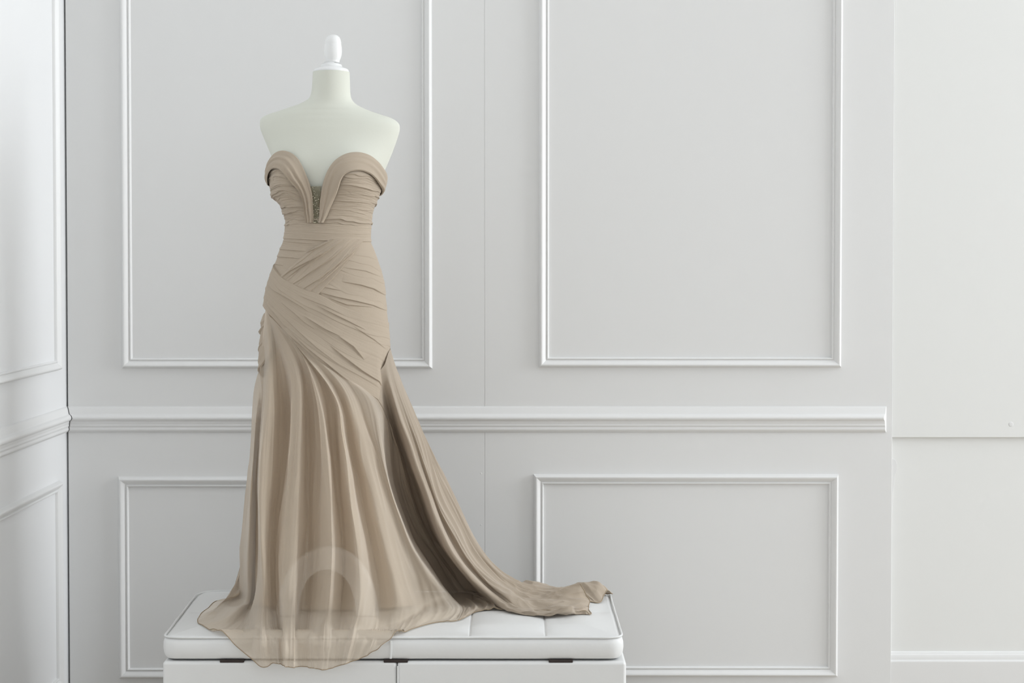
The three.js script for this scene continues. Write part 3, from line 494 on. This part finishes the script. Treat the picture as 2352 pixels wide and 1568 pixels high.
fold([[580, 815], [594, 880, 0.49], [586, 958, 0.48], [578, 1100, 0.46], [565, 1240, 0.445]], [Z(553, 1335, 0.44), B(532, 1372, 0.012), B(506, 1380, 0.008)], 0, 0.004);
// resolve each fold to world points: the hip points lie on the gown, those between blend towards the foot
const BACKX = new Map([[29, 820], [30, 700]]);
const paths = G.map((g, gi) => {
  const n = g.pts.length, start = g.pts[0], w = [];
  const th = toTheta(GOWN, start[0], start[1]);
  const p0 = onGown(th, start[1], g.off);
  const f0 = g.foot[0];
  const back = Math.abs(th) > 1.75;
  const cum = [0]; for (let i = 1; i < n; i++) cum.push(cum[i - 1] + Math.hypot(g.pts[i][0] - g.pts[i - 1][0], g.pts[i][1] - g.pts[i - 1][1]));
  const total = cum[n - 1] + 100;
  w.push(p0);
  for (let i = 1; i < n; i++) {
    const t = cum[i] / total, [px, py, zGiven] = g.pts[i];
    if (zGiven !== undefined) { w.push(U(px, py, zGiven)); continue; }
    const bodyW = Math.max(0, 1 - cum[i] / 130);                                    // still close to the hip
    let z = lerp(p0.z, f0.z, Math.pow(t, 0.9)) + g.ridge * smooth(0.05, 0.4, t) * (1 - 0.55 * smooth(0.8, 1, t));
    if (!back && py < 950 && px > 600 && px < 893) { const b = onGown(toTheta(GOWN, px, py), py, g.off).z + g.ridge * smooth(0.05, 0.4, t); z = lerp(z, Math.max(b, z), bodyW); }
    if (back) { const q = onForm(GOWN, th, Math.min(py, 950), 0), yy = U(px, py, ZC).y; const k = smooth(0, 1, t); w.push(V(lerp(q.x, f0.x, k), yy, lerp(q.z, f0.z, k))); } else w.push(U(px, py, z));
  }
  for (const p of g.foot) w.push(p.clone());
  const c = new THREE.CatmullRomCurve3(w, false, 'centripetal'); c.arcLengthDivisions = 400;
  return c;
});
const NV = 300, SUB = 26, NG = paths.length;
const table3 = paths.map((c) => { const a = []; for (let j = 0; j <= NV; j++) a.push(c.getPointAt(j / NV)); return a; });
const cr = (a, b, c, d, t) => { const t2 = t * t, t3 = t2 * t, k = 0.42; const m1 = k * (c - a), m2 = k * (d - b); return (2 * t3 - 3 * t2 + 1) * b + (t3 - 2 * t2 + t) * m1 + (-2 * t3 + 3 * t2) * c + (t3 - t2) * m2; };
function skirtPoint(u, j, shrink = 0) { // u in guides
  const i = Math.floor(u), t = u - i, A = table3[(i + NG - 1) % NG][j], Bq = table3[i % NG][j], C = table3[(i + 1) % NG][j], D = table3[(i + 2) % NG][j];
  return V(cr(A.x, Bq.x, C.x, D.x, t), cr(A.y, Bq.y, C.y, D.y, t), cr(A.z, Bq.z, C.z, D.z, t));
}
const rest = (p, lift) => { // cloth cannot sink into the bench: flat top, rounded front edge, upright front
  if (p.x < BXL - 0.03 || p.x > BXR + 0.02) return p;
  const zc = BF - 0.012, yc = BT - 0.012, r = 0.026 + lift;
  if (p.z <= zc) { const y = Math.max(benchTop(p.x, p.z), p.z > zc - 0.02 ? BT + 0.009 : 0) + lift; if (p.y < y) p.y = y; return p; }
  if (p.y >= yc) { const dz = p.z - zc, dy = p.y - yc, l = Math.hypot(dz, dy) || 1e-6; if (l < r) { p.z = zc + dz / l * r; p.y = yc + dy / l * r; } return p; }
  if (p.z < zc + r) p.z = zc + r;
  return p;
};
function skirtAt(u, t) {
  const j = Math.round(t * NV), p = skirtPoint(u, j);
  const q = skirtPoint((u + 0.05) % NG, j), r = skirtPoint(u, Math.min(NV, j + 1)), r0 = skirtPoint(u, Math.max(0, j - 1));
  const n = r.sub(r0).cross(q.sub(p)).normalize(); if (!(n.length() > 0.5)) n.set(0, 0, 1);
  // fine soft folds and creases that run along the cloth
  const a = smooth(0.03, 0.35, t);
  const ridged = (x, y, z) => 1 - Math.abs(2 * N3(x, y, z));
  let d = 0.005 * a * N3(u * 1.7, t * 2.2, 3.3) + 0.0055 * a * (ridged(u * 1.35, t * 1.7, 7.7) - 0.6) + 0.0028 * a * (ridged(u * 3.1 + 2 * t, t * 4.5, 12.5) - 0.6) + 0.0012 * N3(u * 7, t * 30, 1.1) * smooth(0.75, 0.95, t);
  const onTrain = smooth(-0.12, 0.02, p.x) * smooth(0.10, 0.04, p.y - BT);
  d += onTrain * (0.006 * (ridged(p.x * 13, p.z * 16, 2.2) - 0.6) + 0.003 * (ridged(p.x * 30, p.z * 34, 5.2) - 0.6));
  p.addScaledVector(n, d);
  return rest(p, 0.0025);
}
// sheer front, from the left back round to the deep valley; doubled cloth from there round the train
const USPLIT = 18, UBACK = NG - 3;
function sheet(name, u0, u1, mat) {
  const nu = Math.round((u1 - u0) * SUB), g = gridGeo(nu, NV, (s, t) => skirtAt((u0 + (u1 - u0) * s + NG) % NG, t));
  const part = gownPart(name, g, mat), p = g.attributes.position, row = (nu + 1) * NV, pts = [];
  for (let i = 0; i <= nu; i += 4) pts.push(V(p.getX(row + i), p.getY(row + i) + 0.0004, p.getZ(row + i)));
  mesh('hem_edge', new THREE.TubeGeometry(new THREE.CatmullRomCurve3(pts), pts.length * 5, 0.0011, 6), M.hem, part).userData.label = 'narrow rolled brown hem';
  return part;
}
sheet('skirt_front', UBACK - NG, USPLIT, M.sheer);
sheet('skirt_train', USPLIT, UBACK, M.train);
// opaque lining, short of the hem
{
  const T = table([[780, 622, 868, 0.080, 0.10], [900, 604, 866, 0.080, 0.10], [1000, 599, 872, 0.082, 0.10], [1100, 594, 890, 0.085, 0.10], [1200, 590, 912, 0.085, 0.11], [1300, 590, 940, 0.080, 0.115], [1400, 592, 965, 0.075, 0.12]]);
  gownPart('lining', gridGeo(200, 80, (s, t) => {
    const th = (s * 2 - 1) * Math.PI, py = lerp(780, 1393, t), [L, R, bf, bb] = T(py), c = U((L + R) / 2, py, ZC), h = (R - L) / 2 / 890, k = 1 + 0.05 * N3(th * 3, t * 1.5, 4) * t;
    return V(c.x + h * Math.sin(th) * k, Math.max(c.y, BT + 0.016), ZC + (Math.cos(th) > 0 ? bf : bb) * Math.cos(th) * k);
  }, false, true), M.lining);
}

renderer.render(scene, camera);
